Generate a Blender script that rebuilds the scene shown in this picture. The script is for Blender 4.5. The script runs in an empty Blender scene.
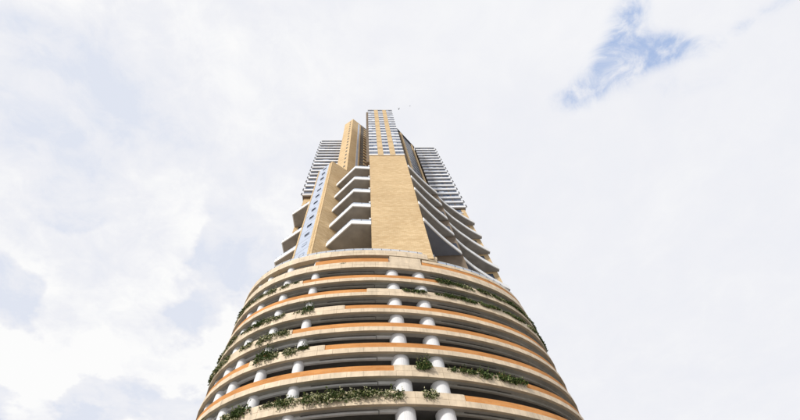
import bpy, math, random
from mathutils import Matrix, Vector
random.seed(7)
C = bpy.context.scene.collection
scene = bpy.context.scene
R = math.radians
EYE = 1.6                                   # eye height; all tower heights below are given above the eye

# ------------------------------------------------------------------ camera
cam_d = bpy.data.cameras.new('camera'); cam = bpy.data.objects.new('camera', cam_d); C.objects.link(cam)
cam_d.sensor_width = 36.0; cam_d.lens = 378 / 800 * 36.0; cam_d.clip_end = 20000; cam_d.clip_start = 0.1
M = Matrix(((0.9964543629523609, 0.01668569159550895, -0.08246387238775667),
            (-0.022180793569022972, -0.8933644298109398, -0.4487850353401089),
            (-0.08115857902805503, 0.44902292062271626, -0.8898267819107227)))
cam.matrix_world = Matrix.Translation((0, 0, EYE)) @ M.to_4x4()
scene.camera = cam
scene.render.engine = 'CYCLES'
scene.render.resolution_x = 1024; scene.render.resolution_y = 538
scene.view_settings.view_transform = 'Standard'; scene.view_settings.look = 'None'
scene.view_settings.gamma = 1; scene.view_settings.exposure = 0.0
scene.view_settings.use_curve_mapping = False

# ------------------------------------------------------------------ sun and sky
SUN = Vector((-0.60, -0.72, 0.62)).normalized()          # towards the sun
sl = bpy.data.lights.new('sun', 'SUN'); so = bpy.data.objects.new('sun', sl); C.objects.link(so)
sl.energy = 3.4; sl.angle = R(5); sl.color = (1.0, 0.95, 0.87)
so.rotation_euler = SUN.to_track_quat('Z', 'Y').to_euler(); so.location = (-60, -70, 80)

W = bpy.data.worlds.new('World'); scene.world = W; W.use_nodes = True
nt = W.node_tree; nt.nodes.clear()
def N(tree, typ, **kw):
    n = tree.nodes.new(typ)
    for k, v in kw.items(): setattr(n, k, v)
    return n
def math_node(tree, op, a, b=None, clamp=False):
    n = N(tree, 'ShaderNodeMath', operation=op, use_clamp=clamp)
    for i, v in enumerate((a, b)):
        if v is None: continue
        if isinstance(v, (int, float)): n.inputs[i].default_value = v
        else: tree.links.new(v, n.inputs[i])
    return n.outputs[0]
def ramp(tree, fac, stops):
    n = N(tree, 'ShaderNodeValToRGB'); cr = n.color_ramp
    cr.elements[0].position, cr.elements[0].color = stops[0][0], (*stops[0][1], 1)
    cr.elements[1].position, cr.elements[1].color = stops[-1][0], (*stops[-1][1], 1)
    for p, c in stops[1:-1]:
        e = cr.elements.new(p); e.color = (*c, 1)
    tree.links.new(fac, n.inputs[0]); return n.outputs[0]
def noise(tree, vec, scale, detail=6, rough=0.55, dist=0.0):
    n = N(tree, 'ShaderNodeTexNoise'); n.inputs['Scale'].default_value = scale
    n.inputs['Detail'].default_value = detail; n.inputs['Roughness'].default_value = rough
    n.inputs['Distortion'].default_value = dist
    tree.links.new(vec, n.inputs['Vector']); return n.outputs['Fac']
def mixc(tree, fac, a, b, blend='MIX'):
    n = N(tree, 'ShaderNodeMix', data_type='RGBA', blend_type=blend)
    for s, v in (('Factor', fac), ('A', a), ('B', b)):
        i = [q for q in n.inputs if q.name == s and (q.type == ('VALUE' if s == 'Factor' else 'RGBA'))][0]
        if isinstance(v, (int, float)): i.default_value = v
        elif isinstance(v, tuple): i.default_value = (*v, 1)
        else: tree.links.new(v, i)
    return [o for o in n.outputs if o.type == 'RGBA'][0]

SKYS = 0.1
sky = N(nt, 'ShaderNodeTexSky', sky_type='NISHITA', sun_disc=False)
sky.sun_elevation = math.asin(SUN.z); sky.sun_rotation = math.atan2(SUN.x, SUN.y)
sky.air_density = 1.0; sky.dust_density = 1.0; sky.ozone_density = 1.5
tc = N(nt, 'ShaderNodeTexCoord'); sep = N(nt, 'ShaderNodeSeparateXYZ'); nt.links.new(tc.outputs['Generated'], sep.inputs[0])
zc = math_node(nt, 'MAXIMUM', math_node(nt, 'ADD', sep.outputs[2], 0.06), 0.05)     # cloud deck seen as a plane overhead
cx = math_node(nt, 'DIVIDE', sep.outputs[0], zc); cy = math_node(nt, 'DIVIDE', sep.outputs[1], zc)
cmb = N(nt, 'ShaderNodeCombineXYZ'); nt.links.new(cx, cmb.inputs[0]); nt.links.new(cy, cmb.inputs[1])
vec = cmb.outputs[0]
def off(v, o):
    n = N(nt, 'ShaderNodeVectorMath', operation='ADD'); nt.links.new(v, n.inputs[0]); n.inputs[1].default_value = o; return n.outputs[0]
def gap(px, py, ax, ay, rot):            # soft elliptical break in the cloud deck
    dx = math_node(nt, 'SUBTRACT', cx, px); dy = math_node(nt, 'SUBTRACT', cy, py)
    c, s = math.cos(rot), math.sin(rot)
    u = math_node(nt, 'ADD', math_node(nt, 'MULTIPLY', dx, c / ax), math_node(nt, 'MULTIPLY', dy, s / ax))
    v = math_node(nt, 'SUBTRACT', math_node(nt, 'MULTIPLY', dy, c / ay), math_node(nt, 'MULTIPLY', dx, s / ay))
    r2 = math_node(nt, 'ADD', math_node(nt, 'MULTIPLY', u, u), math_node(nt, 'MULTIPLY', v, v))
    return math_node(nt, 'POWER', 2.718, math_node(nt, 'MULTIPLY', r2, -1.0))
fine = noise(nt, off(vec, (3.1, 7.7, 0.4)), 11.0, 10, 0.66, 0.5)
big = noise(nt, off(vec, (1.3, 2.2, 0.0)), 2.6, 9, 0.58, 0.5)
def total(items):
    acc = None
    for w, a in items:
        v = math_node(nt, 'MULTIPLY', gap(*a), w); acc = v if acc is None else math_node(nt, 'ADD', acc, v)
    return acc
gaps = total([(1.35, (0.70, 0.050, 0.090, 0.034, -0.12)), (0.85, (0.600, 0.000, 0.045, 0.095, 0.15)), (1.0, (0.612, 0.080, 0.065, 0.055, -0.5)),
              (0.85, (0.535, 0.150, 0.080, 0.042, -0.5)), (0.40, (0.865, 0.012, 0.075, 0.028, -0.5)), (0.45, (0.975, -0.07, 0.08, 0.03, -0.5)), (0.30, (0.80, 0.13, 0.16, 0.05, -0.3))])
def smooth(v, a, b):
    n = N(nt, 'ShaderNodeMapRange', interpolation_type='SMOOTHSTEP'); nt.links.new(v, n.inputs[0])
    n.inputs[1].default_value = a; n.inputs[2].default_value = b; return n.outputs[0]
wisp = noise(nt, off(vec, (5.7, 0.9, 1.4)), 7.5, 12, 0.68, 0.8)
blue = smooth(math_node(nt, 'MULTIPLY', gaps, math_node(nt, 'ADD', math_node(nt, 'MULTIPLY', math_node(nt, 'SUBTRACT', wisp, 0.5), 4.0), 1.0)), 0.12, 1.15)
# billowing cloud towards one side of the sky, an even veil towards the other
side = smooth(math_node(nt, 'ADD', cx, math_node(nt, 'MULTIPLY', cy, -0.35)), 0.25, -0.65)
cl = math_node(nt, 'ADD', math_node(nt, 'MULTIPLY', big, 0.68), math_node(nt, 'MULTIPLY', fine, 0.32))
thin = total([(0.085, (-0.56, 0.17, 0.21, 0.085, 0.6)), (0.10, (-0.86, 0.50, 0.10, 0.06, 0.5)), (0.09, (-0.53, 0.58, 0.08, 0.04, 0.2)), (0.06, (-0.80, 0.66, 0.06, 0.05, 0.0)),
              (-0.10, (-0.66, 0.74, 0.10, 0.07, 0.3)), (-0.09, (-0.84, 0.98, 0.16, 0.08, -0.5)), (-0.05, (-0.62, -0.02, 0.10, 0.05, 0.3)), (-0.03, (0.1, 0.0, 0.5, 0.15, 0))])
dev = math_node(nt, 'MULTIPLY', math_node(nt, 'SUBTRACT', cl, 0.5), math_node(nt, 'ADD', math_node(nt, 'MULTIPLY', side, 0.75), 0.22))
puffn = noise(nt, off(vec, (8.3, 1.9, 2.0)), 3.4, 10, 0.52, 0.0)               # heaped cloud with crisp edges, low on the billowing side
puff = smooth(puffn, 0.44, 0.52)
low = math_node(nt, 'MULTIPLY', side, smooth(cy, 0.30, 0.62))
dev = math_node(nt, 'ADD', dev, math_node(nt, 'MULTIPLY', math_node(nt, 'MULTIPLY', math_node(nt, 'SUBTRACT', puff, 0.5), 0.185), low))
cl = math_node(nt, 'SUBTRACT', math_node(nt, 'ADD', dev, 0.535), thin)
k = 1 / SKYS
cloud = ramp(nt, cl, [(0.40, (0.745*k, 0.785*k, 0.885*k)), (0.47, (0.825*k, 0.843*k, 0.905*k)), (0.535, (0.872*k, 0.880*k, 0.922*k)), (0.64, (0.975*k, 0.975*k, 0.975*k))])
clear = mixc(nt, 0.80, sky.outputs[0], (0.43*k, 0.58*k, 0.90*k))     # thin high haze in the breaks
col = mixc(nt, math_node(nt, 'MULTIPLY', math_node(nt, 'MULTIPLY', blue, smooth(fine, 0.25, 0.62)), 0.92), cloud, clear)
bg = N(nt, 'ShaderNodeBackground'); bg.inputs['Strength'].default_value = SKYS
nt.links.new(col, bg.inputs[0])
wo = N(nt, 'ShaderNodeOutputWorld'); nt.links.new(bg.outputs[0], wo.inputs[0])

# ------------------------------------------------------------------ materials
def new_mat(name):
    m = bpy.data.materials.new(name); m.use_nodes = True
    t = m.node_tree; b = t.nodes['Principled BSDF']; return m, t, b
def rnd(t):                               # one random number per piece, whether the piece is an object or an island
    g = N(t, 'ShaderNodeNewGeometry'); o = N(t, 'ShaderNodeObjectInfo')
    return math_node(t, 'FRACT', math_node(t, 'ADD', g.outputs['Random Per Island'], o.outputs['Random']))
def plain(name, col, rough=0.7, var=0.10, nscale=0.6, spec=0.3, pervar=0.0, streak=0.0):
    m, t, b = new_mat(name)
    tcn = N(t, 'ShaderNodeNewGeometry')
    f = noise(t, tcn.outputs['Position'], nscale, 6, 0.6)
    d = tuple(c * (1 - 2.2 * var) for c in col); e = tuple(min(1, c * (1 + 1.2 * var)) for c in col)
    c_ = ramp(t, f, [(0.3, d), (0.7, e)])
    if pervar:
        c_ = mixc(t, math_node(t, 'MULTIPLY', rnd(t), pervar), c_, tuple(c * 0.55 for c in col))
    if streak:
        mp = N(t, 'ShaderNodeMapping'); mp.inputs['Scale'].default_value = (1.3, 1.3, 0.10)
        t.links.new(tcn.outputs['Position'], mp.inputs[0])
        s = N(t, 'ShaderNodeMapRange'); 
        t.links.new(noise(t, mp.outputs[0], 1.6, 5, 0.6), s.inputs[0]); s.inputs[1].default_value = 0.50; s.inputs[2].default_value = 0.74
        c_ = mixc(t, math_node(t, 'MULTIPLY', s.outputs[0], streak), c_, tuple(c * 0.35 for c in col))
    t.links.new(c_, b.inputs['Base Color'])
    b.inputs['Roughness'].default_value = rough; b.inputs['Specular IOR Level'].default_value = spec
    return m
def brick(name, c1, c2, mortar, bw=0.8, bh=0.26, msize=0.02, stain=0.35, streakcol=None):
    m, t, b = new_mat(name)
    uv = N(t, 'ShaderNodeUVMap'); uv.uv_map = 'UVMap'
    bt = N(t, 'ShaderNodeTexBrick'); t.links.new(uv.outputs[0], bt.inputs['Vector'])
    bt.inputs['Color1'].default_value = (*c1, 1); bt.inputs['Color2'].default_value = (*c2, 1); bt.inputs['Mortar'].default_value = (*mortar, 1)
    bt.inputs['Scale'].default_value = 1.0; bt.inputs['Brick Width'].default_value = bw; bt.inputs['Row Height'].default_value = bh
    bt.inputs['Mortar Size'].default_value = msize; bt.inputs['Mortar Smooth'].default_value = 0.3
    tcn = N(t, 'ShaderNodeNewGeometry')
    mp = N(t, 'ShaderNodeMapping'); mp.inputs['Scale'].default_value = (0.12, 0.12, 0.12); t.links.new(tcn.outputs['Position'], mp.inputs[0])
    f = noise(t, mp.outputs[0], 1.0, 8, 0.62)
    dirt = ramp(t, f, [(0.30, tuple(1 - stain * q for q in (0.9, 1.0, 1.1))), (0.62, (1, 1, 1))])
    c_ = mixc(t, 1.0, bt.outputs['Color'], dirt, 'MULTIPLY')
    # uneven courses: single bricks of stronger colour
    wn = N(t, 'ShaderNodeMapping'); wn.inputs['Scale'].default_value = (0.10, 0.55 / bh, 1); t.links.new(uv.outputs[0], wn.inputs[0])
    f2 = noise(t, wn.outputs[0], 1.0, 3, 0.6)
    c_ = mixc(t, ramp(t, f2, [(0.45, (0, 0, 0)), (0.70, (0.42, 0.42, 0.42))]), c_, tuple(q * 0.72 for q in c2))
    t.links.new(c_, b.inputs['Base Color']); b.inputs['Roughness'].default_value = 0.85; b.inputs['Specular IOR Level'].default_value = 0.15
    bp = N(t, 'ShaderNodeBump'); bp.inputs['Strength'].default_value = 0.35; bp.inputs['Distance'].default_value = 0.02
    inv = math_node(t, 'SUBTRACT', 1.0, bt.outputs['Fac']); t.links.new(inv, bp.inputs['Height']); t.links.new(bp.outputs[0], b.inputs['Normal'])
    return m
def glass(name, col, rough=0.06, alpha=1.0, metal=0.0, pervar=0.0, spec=0.5):
    m, t, b = new_mat(name)
    if pervar:
        c_ = mixc(t, rnd(t), col, tuple(min(1, c + pervar) for c in col)); t.links.new(c_, b.inputs['Base Color'])
    else: b.inputs['Base Color'].default_value = (*col, 1)
    b.inputs['Roughness'].default_value = rough; b.inputs['Metallic'].default_value = metal
    b.inputs['Alpha'].default_value = alpha; b.inputs['Specular IOR Level'].default_value = spec
    return m
def leafmat(name, stops):
    m, t, b = new_mat(name)
    g = N(t, 'ShaderNodeNewGeometry')
    c_ = ramp(t, g.outputs['Random Per Island'], stops)
    t.links.new(c_, b.inputs['Base Color']); b.inputs['Roughness'].default_value = 0.55
    b.inputs['Specular IOR Level'].default_value = 0.25
    return m

MT = dict(
    frame=plain('grey window frame', (0.28, 0.30, 0.34), 0.5, 0.05),
    tan=brick('tan brick', (0.755, 0.575, 0.345), (0.61, 0.43, 0.23), (0.54, 0.41, 0.25), bw=0.8, bh=0.30, msize=0.03, stain=0.16),
    umber=plain('umber render and shade', (0.20, 0.155, 0.115), 0.9, 0.1),
    
    orange=brick('orange brick', (0.70, 0.33, 0.11), (0.62, 0.265, 0.08), (0.60, 0.34, 0.17), bw=0.60, bh=0.20, msize=0.015, stain=0.42),
    tile=plain('beige stone tile', (0.72, 0.59, 0.43), 0.6, 0.10, 0.9, 0.3, pervar=0.20, streak=0.36),
    grout=plain('tile joint', (0.50, 0.41, 0.29), 0.9),
    soffit=plain('grey rendered soffit', (0.385, 0.37, 0.33), 0.9, 0.12, 0.25, 0.1, streak=0.2),
    balsoffit=plain('taupe soffit', (0.375, 0.355, 0.33), 0.9, 0.12, 0.35, 0.1),
    slate=plain('slate painted soffit', (0.23, 0.25, 0.31), 0.8, 0.06, 0.3, 0.1),
    white=plain('white paint', (0.86, 0.86, 0.86), 0.6, 0.03, 0.4, 0.3, streak=0.18),
    colwhite=plain('white column paint', (0.75, 0.755, 0.77), 0.55, 0.03, 0.8, 0.3, streak=0.22),
    beam=plain('off white beam', (0.66, 0.66, 0.65), 0.7, 0.08, 0.5),
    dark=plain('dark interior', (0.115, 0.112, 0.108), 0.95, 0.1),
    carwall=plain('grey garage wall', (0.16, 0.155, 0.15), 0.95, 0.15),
    pipe=plain('dark pipe', (0.06, 0.055, 0.05), 0.6, 0.05),
    metal=plain('dark metal', (0.07, 0.075, 0.085), 0.5, 0.05),
    grey=plain('grey blue cladding', (0.46, 0.52, 0.64), 0.35, 0.04, 0.25, 0.5, pervar=0.08),
    wglass=glass('window glass', (0.045, 0.07, 0.13), 0.12, pervar=0.13, spec=0.3),
    dglass=glass('dark blue curtain glass', (0.03, 0.04, 0.07), 0.2, pervar=0.04, spec=0.15),
    rglass=glass('pale railing glass', (0.66, 0.76, 0.92), 0.12, alpha=0.42),
    spandrel=plain('white spandrel', (0.80, 0.81, 0.84), 0.5, 0.04, 0.5, pervar=0.15),
    soil=plain('planter soil', (0.08, 0.055, 0.035), 0.95),
    concrete=plain('deck concrete', (0.36, 0.34, 0.31), 0.9, 0.1, 0.2),
    ground=plain('ground paving', (0.34, 0.335, 0.325), 0.9, 0.15, 0.05),
    leaf=leafmat('variegated leaves', [(0.0, (0.02, 0.04, 0.010)), (0.30, (0.05, 0.085, 0.02)), (0.52, (0.14, 0.175, 0.05)), (0.66, (0.38, 0.38, 0.19)), (1.0, (0.80, 0.76, 0.56))]),
    leafdark=leafmat('dark green leaves', [(0.0, (0.025, 0.045, 0.010)), (0.45, (0.055, 0.09, 0.02)), (0.78, (0.10, 0.15, 0.04)), (0.92, (0.26, 0.28, 0.11)), (1.0, (0.20, 0.08, 0.04))]),
    stem=plain('plant stem', (0.10, 0.085, 0.04), 0.8),
    bird=plain('bird feathers', (0.05, 0.045, 0.04), 0.8),
)

# ------------------------------------------------------------------ mesh helpers
class MB:
    def __init__(s): s.v = []; s.f = []; s.uv = []; s.mi = []
    def quad(s, pts, uvs=None, mi=0):
        i = len(s.v); s.v += [tuple(p) for p in pts]; s.f.append(tuple(range(i, i + len(pts))))
        if uvs is None: uvs = [(p[0] + p[1], p[2]) for p in pts]
        s.uv += list(uvs); s.mi.append(mi)
    def prism(s, poly, z0, z1, mi=0, mitop=None, mibot=None):
        a = sum(poly[i][0] * poly[(i + 1) % len(poly)][1] - poly[(i + 1) % len(poly)][0] * poly[i][1] for i in range(len(poly)))
        if a < 0: poly = poly[::-1]
        u = 0
        for i in range(len(poly)):
            p, q = poly[i], poly[(i + 1) % len(poly)]; l = math.hypot(q[0] - p[0], q[1] - p[1])
            s.quad([(p[0], p[1], z0), (q[0], q[1], z0), (q[0], q[1], z1), (p[0], p[1], z1)], [(u, z0), (u + l, z0), (u + l, z1), (u, z1)], mi); u += l
        s.quad([(p[0], p[1], z1) for p in poly], [(p[0], p[1]) for p in poly], mi if mitop is None else mitop)
        s.quad([(p[0], p[1], z0) for p in poly[::-1]], [(p[0], p[1]) for p in poly[::-1]], mi if mibot is None else mibot)
        return s
    def box(s, x0, x1, y0, y1, z0, z1, mi=0): return s.prism([(x0, y0), (x1, y0), (x1, y1), (x0, y1)], z0, z1, mi)
    def strip(s, outer, inner, z0, z1, mi=0, closed=False, caps=True):
        n = len(outer); u = 0; m = n if closed else n - 1
        for i in range(m):
            j = (i + 1) % n; a, b, c, d = outer[i], outer[j], inner[j], inner[i]
            l = math.hypot(b[0] - a[0], b[1] - a[1])
            s.quad([(*a, z0), (*b, z0), (*b, z1), (*a, z1)], [(u, z0), (u + l, z0), (u + l, z1), (u, z1)], mi)
            s.quad([(*c, z0), (*d, z0), (*d, z1), (*c, z1)], [(u + l, z0), (u, z0), (u, z1), (u + l, z1)], mi)
            s.quad([(*a, z1), (*b, z1), (*c, z1), (*d, z1)], None, mi)
            s.quad([(*d, z0), (*c, z0), (*b, z0), (*a, z0)], None, mi); u += l
        if not closed and caps:
            for a, d, fl in ((outer[0], inner[0], 0), (outer[-1], inner[-1], 1)):
                q = [(*d, z0), (*a, z0), (*a, z1), (*d, z1)]
                s.quad(q[::-1] if fl else q, None, mi)
        return s
    def tube(s, pts, r, n=6, mi=0):
        pts = [Vector(p) for p in pts]; rings = []
        for i, p in enumerate(pts):
            t = (pts[min(i + 1, len(pts) - 1)] - pts[max(i - 1, 0)]).normalized()
            a = t.orthogonal().normalized(); b = t.cross(a)
            rings.append([p + (a * math.cos(6.2832 * k / n) + b * math.sin(6.2832 * k / n)) * r for k in range(n)])
        for i in range(len(pts) - 1):
            if i and (rings[i][0] - pts[i]).dot(rings[i + 1][0] - pts[i + 1]) < 0: pass
            for k in range(n):
                s.quad([rings[i][k], rings[i][(k + 1) % n], rings[i + 1][(k + 1) % n], rings[i + 1][k]], None, mi)
        return s
    def mesh(s, name, mats, zoff=EYE, smooth=False):
        me = bpy.data.meshes.new(name); me.from_pydata([(x, y, z + zoff) for x, y, z in s.v], [], s.f)
        ul = me.uv_layers.new(name='UVMap'); flat = [c for p in s.uv for c in p]; ul.data.foreach_set('uv', flat)
        for m in (mats if isinstance(mats, (list, tuple)) else [mats]): me.materials.append(MT[m])
        me.polygons.foreach_set('material_index', s.mi)
        if smooth: me.polygons.foreach_set('use_smooth', [True] * len(me.polygons))
        me.update(); return me
    def build(s, name, mats, parent=None, smooth=False):
        return link(name, s.mesh(name, mats, smooth=smooth), parent)
ROOT = None
def link(name, me, parent=None, mat=None):
    o = bpy.data.objects.new(name, me); C.objects.link(o)
    if parent is not None:
        o.parent = parent
        if parent is ROOT: o.matrix_parent_inverse = Matrix.Translation(-Vector(ROOT.location))
    if mat is not None: o.matrix_basis = mat
    return o
def tag(o, label, cat, group=None):
    o['label'] = label; o['category'] = cat
    if group: o['group'] = group
    return o

# ------------------------------------------------------------------ plan of the round podium (metres)
S = 61.92307; CX = 0.02507 * S; CY = S; SK = 0.15661
def rad(t):
    q = t - SK
    return S * 0.45709 * (1 + 0.04795 * math.cos(2*q) + 0.00332 * math.cos(3*q) - 0.08027 * math.cos(4*q) + 0.01891 * math.cos(6*q))
def raw(t): r = rad(t); return CX + r * math.sin(t), CY - r * math.cos(t)
def edge(t, off=0.0):                     # point on the outline, moved inward by off
    x, y = raw(t)
    if off == 0: return x, y
    a = raw(t - 1e-3); b = raw(t + 1e-3); tx, ty = b[0] - a[0], b[1] - a[1]; l = math.hypot(tx, ty)
    return x - ty / l * off * 1.0 * (1 if True else 0) * 1.0, y + tx / l * off
def arc(t0, t1, off=0.0, step=0.025):
    n = max(2, int(math.ceil(abs(t1 - t0) / step)) + 1)
    return [edge(t0 + (t1 - t0) * i / (n - 1), off) for i in range(n)]
TT = [-math.pi + 2 * math.pi * i / 4000 for i in range(4001)]
LEN = [0.0]
for i in range(4000):
    a, b = raw(TT[i]), raw(TT[i + 1]); LEN.append(LEN[-1] + math.hypot(b[0] - a[0], b[1] - a[1]))
def t_of_s(sv):
    lo, hi = 0, 4000
    while hi - lo > 1:
        m = (lo + hi) // 2
        if LEN[m] <= sv: lo = m
        else: hi = m
    return TT[lo] + (TT[hi] - TT[lo]) * (sv - LEN[lo]) / max(1e-9, LEN[hi] - LEN[lo])

# ------------------------------------------------------------------ ground
g = MB(); g.quad([(-6000, -6000, -EYE), (6000, -6000, -EYE), (6000, 6000, -EYE), (-6000, 6000, -EYE)])
go = g.build('ground', 'ground'); go['kind'] = 'structure'

# ------------------------------------------------------------------ the building
ROOT = bpy.data.objects.new('apartment_tower', None); ROOT.location = (5.3, 58, 0); C.objects.link(ROOT)
bpy.context.view_layer.update()
tag(ROOT, 'tan brick high-rise apartment tower rising from a round podium of stacked parking decks', 'building')

H0, DH = 24.60, 3.30
PI = math.pi
FULL = (-PI, PI)
# level -> list of (t0, t1, kind)
LV = {
 0: [(-PI, 0.288, 'planter'), (0.288, PI, 'brick')],
 1: [(-PI, 0.036, 'brick'), (0.036, 0.596, 'planter'), (0.596, PI, 'brick')],
 2: [(-PI, -0.536, 'brick'), (-0.536, -0.243, 'planter'), (-0.243, PI, 'brick')],
 3: [(-PI, -0.389, 'planter'), (-0.389, PI, 'brick')],
 4: [(-PI, -0.175, 'planter'), (-0.175, PI, 'brick')],
 5: [(-PI, -0.067, 'brick'), (-0.067, PI, 'planter')],
 6: [(-PI, -0.395, 'planter'), (-0.395, 0.322, 'brick'), (0.322, PI, 'planter')],
 7: [(-PI, PI, 'planter')],
 8: [(-PI, 0.346, 'planter')],
}
for k_ in range(-7, 0):
    a = -0.3 + 0.25 * ((k_ * 5) % 4)
    LV[k_] = [(-PI, a, 'brick'), (a, a + 0.5, 'planter'), (a + 0.5, PI, 'brick')]
FH, PH = 0.68, 1.42                        # fascia and full parapet height
TW = 1.75
tiles = []                                 # (distance, level, matrix)
floors = {}
for k_ in sorted(LV):
    z = H0 + DH * k_
    m = MB()
    pts = [edge(-PI + 2 * PI * i / 240, 0.10 if k_ < 8 else 0.72) for i in range(240)]
    m.prism(pts, z + 0.05, z + 0.42, 0)
    fl = m.build('podium_floor', 'soffit', ROOT); floors[k_] = fl
    # fascia backing behind the tiles
    if k_ < 8: MB().strip([edge(-PI + 2 * PI * i / 240, 0.05) for i in range(240)], [edge(-PI + 2 * PI * i / 240, 0.35) for i in range(240)], z, z + FH - 0.02, closed=True).build('fascia', 'grout', fl)
    else: MB().strip(arc(-PI, 0.346, 0.05), arc(-PI, 0.346, 0.80), z, z + FH - 0.02).build('fascia', 'grout', fl)
    for (a, b, kind) in LV[k_]:
        if kind == 'planter':
            pm = MB().strip(arc(a, b, 0.055), arc(a, b, 0.20), z + FH - 0.03, z + PH - 0.02)
            pm.build('planter_box', 'grout', fl)
            if -PI < a or b < PI:          # return ends in tile
                for e in (a, b):
                    if abs(e) > 3: continue
                    dt = 0.004
                    MB().strip(arc(e - dt, e + dt, -0.005), arc(e - dt, e + dt, 0.6), z + FH - 0.02, z + PH + 0.004).build('planter_end', 'tile', fl)
            MB().strip(arc(a, b, 0.21), arc(a, b, 0.95), z + FH, z + PH - 0.15).build('planter_soil', 'soil', fl)
        else:
            MB().strip(arc(a, b, 0.09), arc(a, b, 0.32), z + FH - 0.06, z + PH + 0.02).build('brick_parapet', 'orange', fl)
    # tiles
    nt_ = int(LEN[-1] // TW)
    for i in range(nt_):
        t0, t1 = t_of_s(i * TW), t_of_s((i + 1) * TW); tm = (t0 + t1) / 2
        p0, p1 = edge(t0), edge(t1); c = ((p0[0] + p1[0]) / 2, (p0[1] + p1[1]) / 2)
        ang = math.atan2(p1[1] - p0[1], p1[0] - p0[0]); w = math.hypot(p1[0] - p0[0], p1[1] - p0[1])
        if k_ == 8 and t1 > 0.35: continue
        rows = [(z - 0.005, z + FH - 0.012, w, c)]
        for (a, b, kind) in LV[k_]:
            if kind == 'planter':
                lo, hi = max(a, t0), min(b, t1)
                if hi - lo > 0.008:
                    q0, q1 = edge(lo), edge(hi)
                    rows.append((z + FH + 0.012, z + PH, math.hypot(q1[0] - q0[0], q1[1] - q0[1]), ((q0[0] + q1[0]) / 2, (q0[1] + q1[1]) / 2)))
        for (z0, z1, w_, c_) in rows:
            nx, ny = math.sin(ang), -math.cos(ang)
            j = random.uniform(-0.006, 0.006)
            mat = Matrix.Translation((c_[0] + nx * (0.0 + j), c_[1] + ny * (0.0 + j), (z0 + z1) / 2 + EYE)) @ Matrix.Rotation(ang, 4, 'Z') @ Matrix.Diagonal((w_ - 0.022, 0.07, z1 - z0, 1))
            d = math.sqrt(c_[0] ** 2 + c_[1] ** 2 + z0 ** 2)
            vis = (0 <= k_ <= 8) and (-0.95 < tm < 1.15)
            tiles.append((0 if vis else 1, d, k_, mat))
cube = MB().box(-.5, .5, -.5, .5, -.5, .5).mesh('fascia_tile', 'tile', zoff=0)
tiles.sort(key=lambda q: (q[0], q[1]))
rest = MB()
cv = [(-.5, -.5), (.5, -.5), (.5, .5), (-.5, .5)]
for i, (vis, d, k_, mat) in enumerate(tiles):
    if i < 300: link('fascia_tile', cube, floors[k_], mat)
    else:
        P = [mat @ Vector((x, y, zz)) - Vector((0, 0, EYE)) for zz in (-.5, .5) for x, y in cv]
        b0 = len(rest.v); rest.v += [tuple(p) for p in P]
        for f in ((0, 1, 5, 4), (1, 2, 6, 5), (3, 0, 4, 7), (4, 5, 6, 7), (3, 2, 1, 0)):
            rest.f.append(tuple(b0 + q for q in f)); rest.mi.append(0); rest.uv += [(0, 0)] * 4
ro = rest.build('fascia_tiling', 'tile', ROOT); ro['kind'] = 'stuff'

# top storey of the podium: orange wall under the coping, blank beige block
z7 = H0 + 7 * DH
for a, b, mt, nm in ((-0.349, 0.052, 'orange', 'brick_parapet'), (0.058, 0.240, 'tile', 'blank_wall'), (0.246, 1.6, 'orange', 'brick_parapet')):
    o_ = 0.06 if mt != 'orange' else (0.12 if a > 0.24 else 0.30)
    zz = z7 + PH + (0.0 if a < 0.24 else 0.005)
    MB().strip(arc(a, b, o_), arc(a, b, o_ + 0.5), zz - 0.02, z7 + (2.42 if a > 0.24 else DH - (0.45 if mt == 'orange' else 0.1))).build(nm, mt, floors[7])
MB().strip(arc(-2.2, -0.36, 0.95), arc(-2.2, -0.36, 1.3), z7 + 0.4, z7 + DH + 0.02).build('brick_wall', 'tan', floors[7])
# low coping on the right part of the roof deck
z8 = H0 + 8 * DH
MB().strip(arc(0.250, PI, 0.06), arc(0.250, PI, 0.85), z7 + 2.40, z7 + 3.05).build('coping', 'tile', floors[8])

# columns: (x, azimuth parameter t)
def tcol(x):
    best = min((abs(raw(q / 1000)[0] - x), q / 1000) for q in range(-1000, 1000)); return best[1]
cols = [tcol(3.5), tcol(7.75), tcol(-8.35), tcol(-12.8), -0.625, -0.705, 0.565, 0.85, 1.05, -0.80, -0.95]
for ci, t_ in enumerate(cols):
    RC = 1.05 if ci < 2 else 0.61            # the pair under the shaft is stout, the others slim
    c = edge(t_, RC + 0.42 if ci not in (6, 7, 8) else 2.7)
    for k_ in range(-8, 8):
        z0 = H0 + DH * k_ + 0.42; z1 = H0 + DH * (k_ + 1) + 0.052
        if k_ == -8: z0 = -EYE
        m = MB(); n = 28
        P = [(c[0] + RC * math.cos(6.28319 * i / n), c[1] + RC * math.sin(6.28319 * i / n)) for i in range(n)]
        m.prism(P, z0, z1)
        o = m.build('column', 'colwhite', ROOT)
        for i, p in enumerate(o.data.polygons): p.use_smooth = i < n
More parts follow.
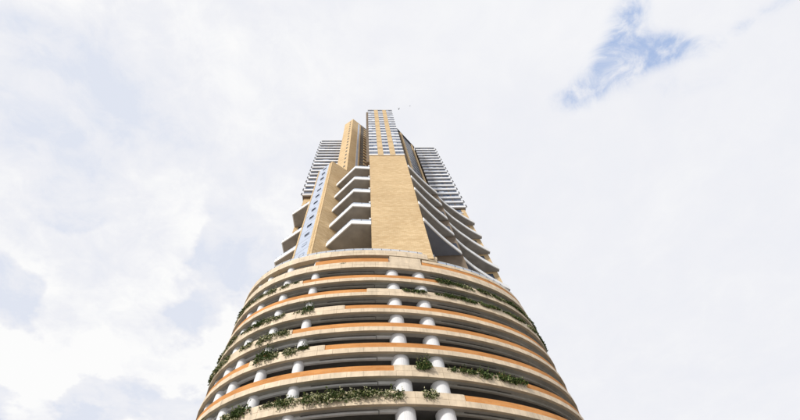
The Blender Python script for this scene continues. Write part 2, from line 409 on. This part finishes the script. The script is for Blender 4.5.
# garage interior: downstand beams, pipes, inner wall
for k_ in range(-7, 9):
    z = H0 + DH * k_ + 0.052; fl = floors[k_]
    for a, b in ((-0.95, cols[2]), (cols[2], cols[0] - .02), (cols[1] + .02, cols[6]), (cols[6], 1.1)):
        MB().strip(arc(a, b, 0.86), arc(a, b, 1.14), z - 0.32, z).build('beam', 'beam' if k_ <= 3 and b < 0.1 else 'soffit', fl)  # right-hand beams take soffit grey: their shade is put into the colour
    MB().strip(arc(-1.2, cols[0], 1.16), arc(-1.2, cols[0], 7.0), z - 0.05, z - 0.01).build('ceiling_shade_sheet', 'dark', fl)  # dark sheets added below the soffit, painting in the shade behind the beams
    MB().strip(arc(cols[0], cols[1], 1.0), arc(cols[0], cols[1], 7.0), z - 0.05, z - 0.01).build('ceiling_shade_sheet', 'dark', fl)
    MB().strip(arc(cols[1], 1.3, 1.16), arc(cols[1], 1.3, 7.0), z - 0.05, z - 0.01).build('ceiling_shade_sheet', 'dark', fl)
    pts = [(*p, z - 0.09) for p in arc(-0.30 + 0.02 * (k_ % 3), -0.035, 0.80)]
    e = edge(-0.03, 0.80)
    pts += [(*e, z - 0.12), (*e, z - 0.75)]
    MB().tube(pts, 0.03).build('drain_pipe', 'pipe', fl)
    MB().tube([(*p, z - 0.09) for p in arc(0.29, 0.50 + 0.03 * (k_ % 2), 0.80)], 0.035).build('drain_pipe', 'pipe', fl)
    pass
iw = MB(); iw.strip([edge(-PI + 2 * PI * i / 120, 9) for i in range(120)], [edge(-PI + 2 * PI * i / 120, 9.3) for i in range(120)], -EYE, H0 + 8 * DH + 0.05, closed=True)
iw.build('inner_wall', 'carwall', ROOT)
# roof deck railing
pr = H0 + 8 * DH + PH
def railing(pts, z0, z1, parent, glassmat='rglass', posts=True, every=1):
    for i in range(len(pts) - 1):
        a, b = pts[i], pts[i + 1]; dx, dy = b[0] - a[0], b[1] - a[1]; l = math.hypot(dx, dy); nx, ny = -dy / l * 0.015, dx / l * 0.015
        sx, sy = dx * 0.03, dy * 0.03
        MB().strip([(a[0] + sx, a[1] + sy), (b[0] - sx, b[1] - sy)], [(a[0] + sx + nx * 2, a[1] + sy + ny * 2), (b[0] - sx + nx * 2, b[1] - sy + ny * 2)], z0 + 0.05, z1 - 0.03).build('railing_panel', glassmat, parent)
    if posts:
        for p in pts[::every]:
            MB().box(p[0] - .035, p[0] + .035, p[1] - .035, p[1] + .035, z0 - 0.02, z1).build('post', 'metal', parent)
def rail_group(name, a, b, offv, z0, z1, stepm=1.5):
    e = MB().strip(arc(a, b, offv + 0.02), arc(a, b, offv + 0.08), z1, z1 + 0.05).build(name, 'white', ROOT)
    sa = LEN[int((a + PI) / (2 * PI) * 4000)]; sb = LEN[int((b + PI) / (2 * PI) * 4000)]
    n = int((sb - sa) / stepm); railing([edge(t_of_s(sa + (sb - sa) * i / n), offv + 0.03) for i in range(n + 1)], z0, z1, e)
rail_group('glass_railing', -0.95, 0.343, 0.15, z8 + PH, z8 + PH + 0.75)
rail_group('glass_railing', 0.352, 1.2, 0.22, z7 + 3.05, z8 + 0.62)

DK = H0 + 8 * DH + 0.42                     # roof deck level
# ------------------------------------------------------------------ tower volumes
class Face:                                 # a vertical wall plane seen from outside, u runs left to right
    def __init__(s, p, q):
        s.p = p; s.l = math.hypot(q[0] - p[0], q[1] - p[1]); s.u = ((q[0] - p[0]) / s.l, (q[1] - p[1]) / s.l); s.n = (s.u[1], -s.u[0])
    def pt(s, u, d): return (s.p[0] + s.u[0] * u + s.n[0] * d, s.p[1] + s.u[1] * u + s.n[1] * d)
    def box(s, mb, u0, u1, d0, d1, z0, z1, mi=0): return mb.prism([s.pt(u0, d1), s.pt(u1, d1), s.pt(u1, d0), s.pt(u0, d0)], z0, z1, mi)

XL, XR, YS = 0.45, 10.6, 35.0
HP, HT = 104.7, 166.0
# central shaft
shaft = MB().box(XL, XR, YS, 48.0, DK, HP).build('shaft', 'tan', ROOT)
MB().box(XL - .12, XR + .12, YS - .18, YS + 0.02, HP - 0.35, HP + .004).build('ledge', 'tile', shaft)
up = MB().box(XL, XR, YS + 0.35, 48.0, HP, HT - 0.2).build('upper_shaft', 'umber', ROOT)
SF = Face((XL, YS), (XR, YS)); WD = XR - XL
bays = [(0.0, 0.248), (0.404, 0.596), (0.752, 1.0)]; piers = [(0.248, 0.404), (0.596, 0.752)]
NF = 18; FHt = (HT - HP) / NF
for a, b in piers:
    for j in range(NF // 2):
        m = MB(); SF.box(m, a * WD, b * WD, -0.36, 0.0, HP + j * 2 * FHt + 0.16, HP + (j + 1) * 2 * FHt - 0.14)
        m.build('brick_panel', 'tan', up)
def window(face, u0, u1, z0, z1, d, parent, mull=1, frame='white', pane='wglass', fw=0.07):
    m = MB()
    face.box(m, u0, u1, d, d + 0.08, z0, z0 + fw); face.box(m, u0, u1, d, d + 0.08, z1 - fw, z1)
    for i in range(mull + 2):
        c = u0 + fw / 2 + (u1 - u0 - fw) * i / (mull + 1)
        face.box(m, c - fw / 2, c + fw / 2, d + 0.004, d + 0.084, z0 + fw, z1 - fw)
    w = m.build('window', frame, parent)
    for i in range(mull + 1):
        a = u0 + fw + (u1 - u0 - fw) * i / (mull + 1); b = u0 + (u1 - u0 - fw) * (i + 1) / (mull + 1)
        q = MB(); face.box(q, a, b, d + 0.01, d + 0.035, z0 + fw, z1 - fw); q.build('pane', pane, w)
    return w
for bi, (a, b) in enumerate(bays):
    for j in range(NF):
        z = HP + j * FHt
        ext = 0.10 if bi != 1 else 0.0
        m = MB(); SF.box(m, a * WD + 0.02 - (ext if bi == 0 else 0), b * WD - 0.02 + (ext if bi == 2 else 0), -0.34, 0.05, z + 0.06, z + 1.30)
        m.build('spandrel', 'spandrel', up)
        window(SF, a * WD + 0.03, b * WD - 0.03, z + 1.30, z + FHt + 0.055, -0.10, up, mull=2 if bi != 1 else 1, frame='frame')
    for j in range(NF):
        if bi != 1 and random.random() < 0.35:      # curtains and sun blinds drawn over half of some windows
            s0 = random.choice((0.0, 0.5)); z = HP + j * FHt
            m = MB(); SF.box(m, (a + (b - a) * s0) * WD + 0.10, (a + (b - a) * (s0 + 0.5)) * WD - 0.10, -0.085, -0.06, z + 1.55, z + FHt - random.uniform(0.1, 0.7)); m.build('blind', 'grey', up)
MB().box(XL - 0.15, XR + 0.15, YS - 0.15, 48.0, HT - 0.2, HT + 0.25).build('roof_slab', 'white', up)
# brown service strip on the left flank of the upper shaft
sv = MB().box(-0.42, XL, 35.9, 48.0, HP - 3, HT - 0.3).build('side_pier', 'umber', ROOT)
SVF = Face((-0.42, 37.5), (XL, 37.5))

# angled fin on the left with the grey-blue window strip
WL, WA, WR = (-14.81, 41.63), (-10.43, 38.31), (-5.0, 42.25); HW = 109.0
wing = MB().prism([WL, WA, WR, (-5.0, 50), (-12.5, 50)], DK, HW, 0).build('angled_fin', 'tan', ROOT)
FL_ = Face(WL, WA)
m = MB(); FL_.box(m, FL_.l - 1.30, FL_.l + 0.006, 0.0, 0.12, DK, HW + 0.05); m.build('brick_margin', 'tan', wing)
m = MB(); FL_.box(m, FL_.l - 0.72, FL_.l - 0.60, 0.10, 0.20, DK, HW + 0.05); m.build('brick_rib', 'tan', wing)
m = MB(); FL_.box(m, 0.0, 0.42, 0.0, 0.12, DK, HW + 0.05); m.build('brick_margin', 'tan', wing)
nf = 15; fh2 = (HW - DK) / nf
for j in range(nf):
    z = DK + j * fh2
    m = MB(); FL_.box(m, 0.44, FL_.l - 1.32, 0.0, 0.06, z + 0.05, z + fh2 - 0.05); m.build('cladding_panel', 'grey', wing)
    u0 = FL_.l - 1.32 - 2.2; u1 = u0 + 1.25; zz = z + 1.5
    w = window(FL_, u0, u1, zz, zz + 0.9, 0.062, wing, mull=0, frame='grey', pane='grey')
    if j not in (0, 2, 3):                  # sash pushed open at the bottom over a dark gap
        m = MB(); FL_.box(m, u0 + .08, u1 - .08, 0.10, 0.13, zz + 0.05, zz + 0.42); m.build('opening', 'dark', w)
        q = MB(); a, b = FL_.pt(u0, 0.16), FL_.pt(u1, 0.16); o_ = random.uniform(0.22, 0.4); a2, b2 = FL_.pt(u0, o_), FL_.pt(u1, o_)
        q.quad([(*a2, zz + .25), (*b2, zz + .25), (*b, zz + 0.9), (*a, zz + 0.9)]); q.quad([(*a, zz + 0.94), (*b, zz + 0.94), (*b2, zz + .29), (*a2, zz + .29)])
        q.build('sash', 'wglass', w)
m = MB().prism([WL, WA, WR, (-5.0, 50), (-12.5, 50)], HW, HW + 0.10).build('coping', 'tan', wing)

# tall brick prow behind it
PL, PA, PR = (-10.57, 45.49), (-6.61, 42.70), (0.35, 48.3); HPK = 182.0
prow = MB().prism([PL, PA, PR, (0.35, 56), (-9.8, 56)], DK, HPK, 0).build('brick_prow', 'tan', ROOT)
FPL = Face(PL, PA); FPR = Face(PA, PR)
m = MB(); FPL.box(m, 0.0, FPL.l + 0.004, 0.0, 0.10, DK, HPK + 0.02); m.build('brick_facing', 'tan', prow)
for j in range(19):
    z = 106 + j * 4.0
    m = MB(); FPL.box(m, FPL.l - 1.75, FPL.l - 1.05, 0.09, 0.14, z, z + 1.5); w = m.build('window', 'metal', prow)
    m = MB(); FPL.box(m, FPL.l - 1.68, FPL.l - 1.12, 0.135, 0.15, z + 0.08, z + 1.42); m.build('pane', 'dark', w)
us = 2.95
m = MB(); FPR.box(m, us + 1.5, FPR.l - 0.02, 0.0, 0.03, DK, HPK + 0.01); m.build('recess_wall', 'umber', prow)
for j in range(17):                         # glazed stair strip on the right flank
    z = 100 + j * 4.7
    m = MB(); FPR.box(m, us, us + 0.85, 0.0, 0.10, z, z + 4.62); m.build('glazed_panel', 'grey', prow)
    m = MB(); FPR.box(m, us + 0.86, us + 1.45, 0.0, 0.14, z, z + 4.62); m.build('brick_rib', 'tan', prow)
for j in range(24):                         # tan sills in the shaded recess beside the shaft
    z = 98 + j * 3.4
    m = MB(); FPR.box(m, us + 1.9, us + 3.2, 0.0, 0.06, z, z + 1.9); m.build('window', 'dark', prow)
    m = MB(); FPR.box(m, us + 3.3, us + 4.7, 0.0, 0.25, z + 0.3, z + 1.5); m.build('sill_block', 'tan', prow)

# ------------------------------------------------------------------ balconies
def offset_line(pts, d):                    # mitred copy of an open line, moved to its left by d
    out = []
    for i, p in enumerate(pts):
        ns = []
        for a, b in ((i - 1, i), (i, i + 1)):
            if a < 0 or b >= len(pts): continue
            dx, dy = pts[b][0] - pts[a][0], pts[b][1] - pts[a][1]; l = math.hypot(dx, dy); ns.append((-dy / l, dx / l))
        nx = sum(n[0] for n in ns) / len(ns); ny = sum(n[1] for n in ns) / len(ns); q = nx * nx + ny * ny
        out.append((p[0] + nx / q * d, p[1] + ny / q * d))
    return out
def balcony(front, back, h, sof='balsoffit', ph=1.15, rail=0.8, posts=True, seg=1.6):
    sl_ = MB().prism(front + back, h, h + 0.35).build('balcony', sof, ROOT)
    MB().strip(offset_line(front, -0.05), offset_line(front, 0.17), h - 0.06, h + ph).build('parapet', 'white', sl_)
    if rail:
        pts = []
        for a, b in zip(front, front[1:]):
            n = max(1, int(round(math.hypot(b[0] - a[0], b[1] - a[1]) / seg)))
            pts += [(a[0] + (b[0] - a[0]) * i / n, a[1] + (b[1] - a[1]) * i / n) for i in range(n)]
        pts.append(front[-1]); pts = offset_line(pts, 0.06)
        railing(pts, h + ph, h + ph + rail, sl_, posts=posts)
    return sl_
HB = [63.5, 71.0, 78.5, 86.0, 93.6]
def smooth_curve(pts, n=4):
    out = []
    P = [pts[0]] + pts + [pts[-1]]
    for i in range(1, len(P) - 2):
        for j in range(n):
            t = j / n; a, b, c, d = P[i-1], P[i], P[i+1], P[i+2]
            out.append(tuple(0.5 * ((2*b[q]) + (-a[q]+c[q])*t + (2*a[q]-5*b[q]+4*c[q]-d[q])*t*t + (-a[q]+3*b[q]-3*c[q]+d[q])*t**3) for q in (0, 1)))
    out.append(pts[-1]); return out
left_front = [(-8.55, 39.85), (-3.32, 34.72), (XL - 0.02, 34.95)]
inner_c = smooth_curve([(10.62, 34.35), (11.9, 35.75), (13.4, 37.35), (15.3, 39.25), (17.0, 40.75), (18.8, 42.3)], 2)
outer_c = smooth_curve([(19.35, 43.6), (21.7, 45.85), (24.3, 47.85), (26.9, 49.75), (30.45, 51.85)], 2)
for i, h in enumerate(HB):
    balcony(left_front, [(XL - 0.02, 46.5), (-5.02, 42.2)], h)
    lo = i == 0
    balcony(inner_c, [(18.8, 42.6), (10.62, 42.6)], h, sof='slate' if lo else 'balsoffit', rail=0.35, posts=False, seg=2.0)
    balcony(outer_c, [(30.45, 52.6), (19.1, 52.6)], h, sof='slate' if lo else 'balsoffit', rail=0.35, posts=False, seg=2.0)
    m = MB().box(0.05, XL, 34.9, 35.6, h + 2.0, h + 2.5).build('air_conditioner', 'white', ROOT)
# right hand volumes
inner_block = MB().box(XR, 19.0, 42.62, 60, DK, 97.0).build('inner_block', 'umber', ROOT)  # tan wall coloured umber: the shaft's shade is put into the colour
outer_block = MB().box(19.05, 30.0, 52.62, 64, DK, HP - 0.5).build('outer_block', 'tan', ROOT)
OF = Face((19.05, 52.62), (30.0, 52.62))
for i, h in enumerate([55.6] + HB + [100.6]):
    for q in range(2):
        z = h + 1.2 + q * 3.6
        if z + 2 > HP - 0.6 or (i == 6 and q): continue
        window(OF, 6.2, 9.6, z, z + 1.9, 0.0, outer_block, mull=4, frame='metal')
        m = MB(); OF.box(m, 5.9, 9.9, 0.06, 0.16, z - 0.75, z - 0.1); m.build('balustrade', 'rglass', outer_block)
IF = Face((XR, 42.62), (19.0, 42.62))
for h in [DK + .8] + HB[:-1]:
    for q in range(2): window(IF, 0.6 + q * 4, 4.0 + q * 4, h + 1.6, h + 4.6, 0.0, inner_block, mull=3, frame='metal', pane='dglass')

# receding flank with curtain glass, up to the roof
RA, RB = (XR, 41.05), (20.9, 51.95)
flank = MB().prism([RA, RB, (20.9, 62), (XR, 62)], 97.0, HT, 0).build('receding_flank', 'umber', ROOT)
FR = Face(RA, RB)
def u_at(az):                               # where the sight line of a given bearing meets the flank
    t_ = math.tan(R(az)); return (t_ * FR.p[1] - FR.p[0]) / (FR.u[0] - t_ * FR.u[1])
ua, ub, uc, ud, ue = u_at(17.55), u_at(18.25), u_at(18.5), u_at(21.0), u_at(21.5)
nz = 18; fz = (HT - 97.0) / nz
for j in range(nz):
    z = 97.0 + j * fz
    m = MB(); FR.box(m, ua, ub, 0.0, 0.45, z + .03, z + fz - .03); m.build('brick_panel', 'tan', flank)
    for q in range(3):
        w0 = uc + (ud - uc) * q / 3
        m = MB(); FR.box(m, w0 + .05, uc + (ud - uc) * (q + 1) / 3 - .05, 0.0, 0.10, z + 0.28, z + fz - 0.06); m.build('curtain_pane', 'dglass', flank)
    m = MB(); FR.box(m, uc, ud, 0.0, 0.16, z, z + 0.24); m.build('transom', 'metal', flank)
    m = MB(); FR.box(m, ud + .03, ue, 0.0, 0.40, z + .03, z + fz - .03); m.build('brick_panel', 'tan', flank)
    m = MB(); FR.box(m, max(0.3, ua - 2.2), ua - 0.5, 0.0, 0.06, z + 0.9, z + fz - 0.4); m.build('window', 'dark', flank)
MB().prism([FR.pt(0, 0.5), FR.pt(FR.l, 0.5), (20.9, 62), (XR, 62)], HT, HT + 0.35).build('roof_slab', 'metal', flank)

# far wings with stacked balconies
def far_wing(x0, x1, y, h0, h1, n, endsign, name, recess):
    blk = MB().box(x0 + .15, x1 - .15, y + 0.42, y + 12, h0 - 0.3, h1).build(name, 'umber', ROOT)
    F_ = Face((x0, y + 0.42), (x1, y + 0.42)); fh = (h1 - h0) / n
    for j in range(n):
        z = h0 + j * fh
        b = MB().box(x0, x1, y, y + 0.42, z, z + 0.28).build('balcony', 'white', blk)
        MB().box(x0 - .02, x1 + .02, y - .07, y + .08, z - .05, z + 0.92).build('parapet', 'spandrel', b)
        ex = x0 if endsign < 0 else x1
        MB().box(ex - .06, ex + .06, y + .08, y + 0.40, z - .05, z + 0.92).build('parapet', 'white', b)
        MB().box(min(ex, ex + endsign * .35), max(ex, ex + endsign * .35), y - .12, y + .04, z - 0.1, z + 1.35).build('end_post', 'metal', b)
        segs = 4
        for q in range(segs):
            a, c = x0 + (x1 - x0) * q / segs, x0 + (x1 - x0) * (q + 1) / segs
            if random.random() < 0.6:
                MB().box(a + .05, c - .05, y - .03, y + .02, z + 0.95, z + 1.25).build('railing_panel', 'rglass', b)
            else:
                MB().box(a + .05, c - .05, y - .03, y + .02, z + 1.20, z + 1.26).build('handrail', 'metal', b)
            if random.random() < 0.2:
                MB().box(a + .3, c - .4, y + .1, y + .35, z + 0.9, z + random.uniform(1.5, 2.3)).build('screen', 'grey', b)
        for q in range(3):
            w0, w1 = F_.l * q / 3 + 0.2, F_.l * (q + 1) / 3 - 0.2
            window(F_, w0, w1, z + 0.4, z + fh - 0.08, 0.0, blk, mull=1, frame='frame')
    MB().box(x0, x1, y, y + 12.2, h1 + 0.004, h1 + 0.3).build('roof_slab', 'white', blk)
    return blk
far_wing(21.5, 30.45, 51.9, HP - 0.5, HT, 18, 1, 'balcony_wing', None)
far_wing(-20.3, -9.0, 48.5, 107.5, HT, 17, -1, 'balcony_wing', None)
lb = MB().box(-19.75, -9.0, 49.6, 60.0, DK, 107.15).build('lower_block', 'tan', ROOT)
LF = Face((-19.75, 49.6), (-9.0, 49.6))
for j in range(13):
    z = 56.5 + 3.75 * j
    window(LF, 1.2, 3.6, z + 0.8, z + 2.7, 0.0, lb, mull=1, frame='metal', pane='dglass')
for h in (67.6, 75.4, 89.4):
    balcony([(-19.7, 49.5), (-19.85, 45.9), (-15.0, 42.55)], [(-13.0, 44.5), (-13.0, 49.5)], h, ph=1.1, rail=0.7)

# ------------------------------------------------------------------ planting
def plant_mesh(seed, length, dens, up_, droop, white, mat):
    rr = random.Random(seed); m = MB()
    for s_ in range(int(dens * length)):
        x = rr.uniform(-length / 2, length / 2); y = rr.uniform(0.0, 0.5)
        hgt = rr.uniform(0.35, 1.0) * up_; dr = rr.uniform(0.15, 1.0) * droop; out = rr.uniform(0.35, 0.8)
        spike = rr.random() < 0.22
        pts = []
        for i in range(7):
            q = i / 6
            if spike: pts.append(Vector((x + q * rr.uniform(-.2, .2), y - q * 0.35 * out, -0.1 + q * hgt * 1.9)))
            else: pts.append(Vector((x + q * rr.uniform(-.25, .25), y - q * (y + 0.18 + 0.25 * out), -0.1 + math.sin(q * 2.0) * hgt * (1 - q) * 1.6 - q ** 2 * dr)))
        m.tube([tuple(p) for p in pts[::2]], 0.012, 3, 1)
        for i in range(1, 7):
            for _ in range(3 if not spike else 1):
                p = pts[i] + Vector((rr.uniform(-.11, .11), rr.uniform(-.11, .08), rr.uniform(-.1, .1)))
                L = rr.uniform(0.14, 0.32); Wd = L * rr.uniform(0.45, 0.7)
                a = Vector((rr.uniform(-1, 1), rr.uniform(-1.2, .4), rr.uniform(-.9, .7) + (0.8 if spike else 0))).normalized()
                b = a.cross(Vector((rr.uniform(-1, 1), rr.uniform(-1, 1), rr.uniform(-1, 1)))).normalized()
                c = a.cross(b) * Wd * 0.15
                m.quad([p, p + a * L * .5 + b * Wd / 2 + c, p + a * L, p + a * L * .5 - b * Wd / 2 + c], [(0, 0)] * 4, 0)
    return m.mesh('trailing_plant', [mat, 'stem'], zoff=0)
VAR = [plant_mesh(10 + i, 1.9, 26, 0.42, 0.85, 0.3, 'leaf') for i in range(4)]
DRK = [plant_mesh(40 + i, 1.9, 26, 0.55, 0.55, 0.1, 'leafdark') for i in range(4)]
BUSH = [plant_mesh(70 + i, 1.6, 44, 1.0, 0.35, 0.1, 'leafdark') for i in range(2)]
SPK = [plant_mesh(90 + i, 1.5, 26, 0.95, 0.6, 0.1, 'leafdark') for i in range(2)]
DECK = {7: 'first', 6: 'second', 5: 'third', 4: 'fourth', 3: 'fifth', 2: 'sixth', 1: 'seventh', 0: 'eighth'}
BAY = [(-9, -0.705, 'past the fourth slim column'), (-0.705, -0.625, 'between third and fourth slim columns'), (-0.625, cols[3], 'between second and third slim columns'),
       (cols[3], cols[2], 'between first and second slim columns'), (cols[2], cols[0], 'between stout and first slim columns'), (cols[0], cols[1], 'between the two stout columns'),
       (cols[1], 0.565, 'between stout and lone inset columns'), (0.565, 9, 'past the lone inset column')]
def plant_run(k_, t0, t1, meshes, kind, gapp=0.0, sc=(0.85, 1.2), zup=0.0, step=1.55):
    z = H0 + DH * k_ + PH + zup
    i0 = LEN[int((t0 + PI) / (2 * PI) * 4000)]; i1 = LEN[int((t1 + PI) / (2 * PI) * 4000)]
    n = max(1, int((i1 - i0) / step))
    for i in range(n):
        if random.random() < gapp: continue
        t_ = t_of_s(i0 + (i1 - i0) * (i + 0.5 + random.uniform(-.3, .3)) / n); p = edge(t_, 0.14); a = edge(t_ - .01); b = edge(t_ + .01)
        ang = math.atan2(b[1] - a[1], b[0] - a[0]) + random.uniform(-.15, .15); s_ = random.uniform(*sc)
        mat = Matrix.Translation((p[0], p[1], z + EYE - 0.06)) @ Matrix.Rotation(ang, 4, 'Z') @ Matrix.Diagonal((s_ * random.choice((-1, 1)), s_, s_ * random.uniform(0.8, 1.25), 1))
        bay = [q[2] for q in BAY if q[0] <= t_ < q[1]][0]
        o = link('trailing_plant', random.choice(meshes), None, mat)
        tag(o, '%s, %s deck below roof, %s' % (kind, DECK[k_], bay), 'plant', '%s, %s deck, %s' % (kind, DECK[k_], bay))
MIX = VAR * 3 + DRK[:2] + SPK[:1]
plant_run(0, -0.90, 0.045, MIX, 'cream-flowered creeper', 0.10, (0.6, 1.35), 0.0, 1.25)
plant_run(0, 0.09, 0.185, VAR, 'cream-flowered creeper')
plant_run(1, 0.10, 0.195, BUSH, 'dense dark bush', 0, (0.95, 1.2))
plant_run(1, 0.25, 0.59, DRK, 'dark rusty creeper', 0.08, (0.6, 1.15), 0.0, 1.3)
plant_run(2, -0.52, -0.34, MIX, 'cream-flowered creeper', 0.0, (0.7, 1.3), 0.0, 1.4)
plant_run(2, -0.335, -0.30, BUSH, 'leafy bush', 0.0, (0.6, 0.8))
plant_run(3, -0.85, -0.40, MIX, 'pale creeper', 0.10, (0.6, 1.1))
plant_run(4, -0.85, -0.31, MIX, 'pale creeper', 0.12, (0.5, 1.0))
plant_run(5, 0.095, 0.21, DRK, 'small dark creeper', 0.0, (0.7, 0.95))
plant_run(5, 0.29, 1.05, DRK + VAR[:1], 'green creeper', 0.05, (0.6, 1.05), 0.0, 1.3)
plant_run(6, 0.33, 1.05, DRK + VAR[:1], 'dense green creeper', 0.02, (0.7, 1.15), 0.0, 1.25)
plant_run(6, -0.85, -0.41, MIX, 'pale creeper', 0.06, (0.55, 0.95))
plant_run(7, -0.33, -0.10, DRK, 'low green creeper', 0.55, (0.25, 0.4))
for k_ in (0, 3, 4, 6):
    plant_run(k_, -0.80, -0.68, SPK, 'spiky grass tuft', 0.35, (0.8, 1.2), 0.1)

# ------------------------------------------------------------------ birds
def bird(loc, s_, rz, label):
    m = MB(); n = 8
    prof = [(-.5, .01), (-.35, .06), (-.1, .10), (.15, .10), (.32, .06), (.42, .065), (.5, .02)]
    for i in range(len(prof) - 1):
        for q in range(n):
            a0, a1 = 6.2832 * q / n, 6.2832 * (q + 1) / n
            (x0, r0), (x1, r1) = prof[i], prof[i + 1]
            m.quad([(x0, r0 * math.cos(a0), r0 * math.sin(a0)), (x1, r1 * math.cos(a0), r1 * math.sin(a0)), (x1, r1 * math.cos(a1), r1 * math.sin(a1)), (x0, r0 * math.cos(a1), r0 * math.sin(a1))])
    body = m.mesh('bird', 'bird', zoff=0)
    o = link('bird', body); o.location = (loc[0], loc[1], loc[2] + EYE); o.rotation_euler = (0, 0.1, rz); o.scale = (s_,) * 3
    tag(o, label, 'bird')
    for sg in (-1, 1):
        w = MB(); A = [(.22, .05), (.26, .45), (.10, .95), (-.02, .60), (-.14, .08)]
        w.prism([(x, sg * y) for x, y in A], 0.02, 0.04)
        me = w.mesh('wing', 'bird', zoff=0)
        for v in me.vertices: v.co.z += abs(v.co.y) * 0.28
        link('wing', me, o)
    t_ = MB().prism([(-.45, -.05), (-.8, -.12), (-.8, .12), (-.45, .05)], -0.01, 0.01).mesh('tail', 'bird', zoff=0); link('tail', t_, o)
bird((0.083 * 150, 0.2075 * 150, 150), 0.6, 0.5, 'small dark bird gliding beside the top of the central shaft')
bird((0.112 * 210, 0.200 * 210, 210), 0.4, 0.9, 'faint tiny bird higher up beyond the tower')
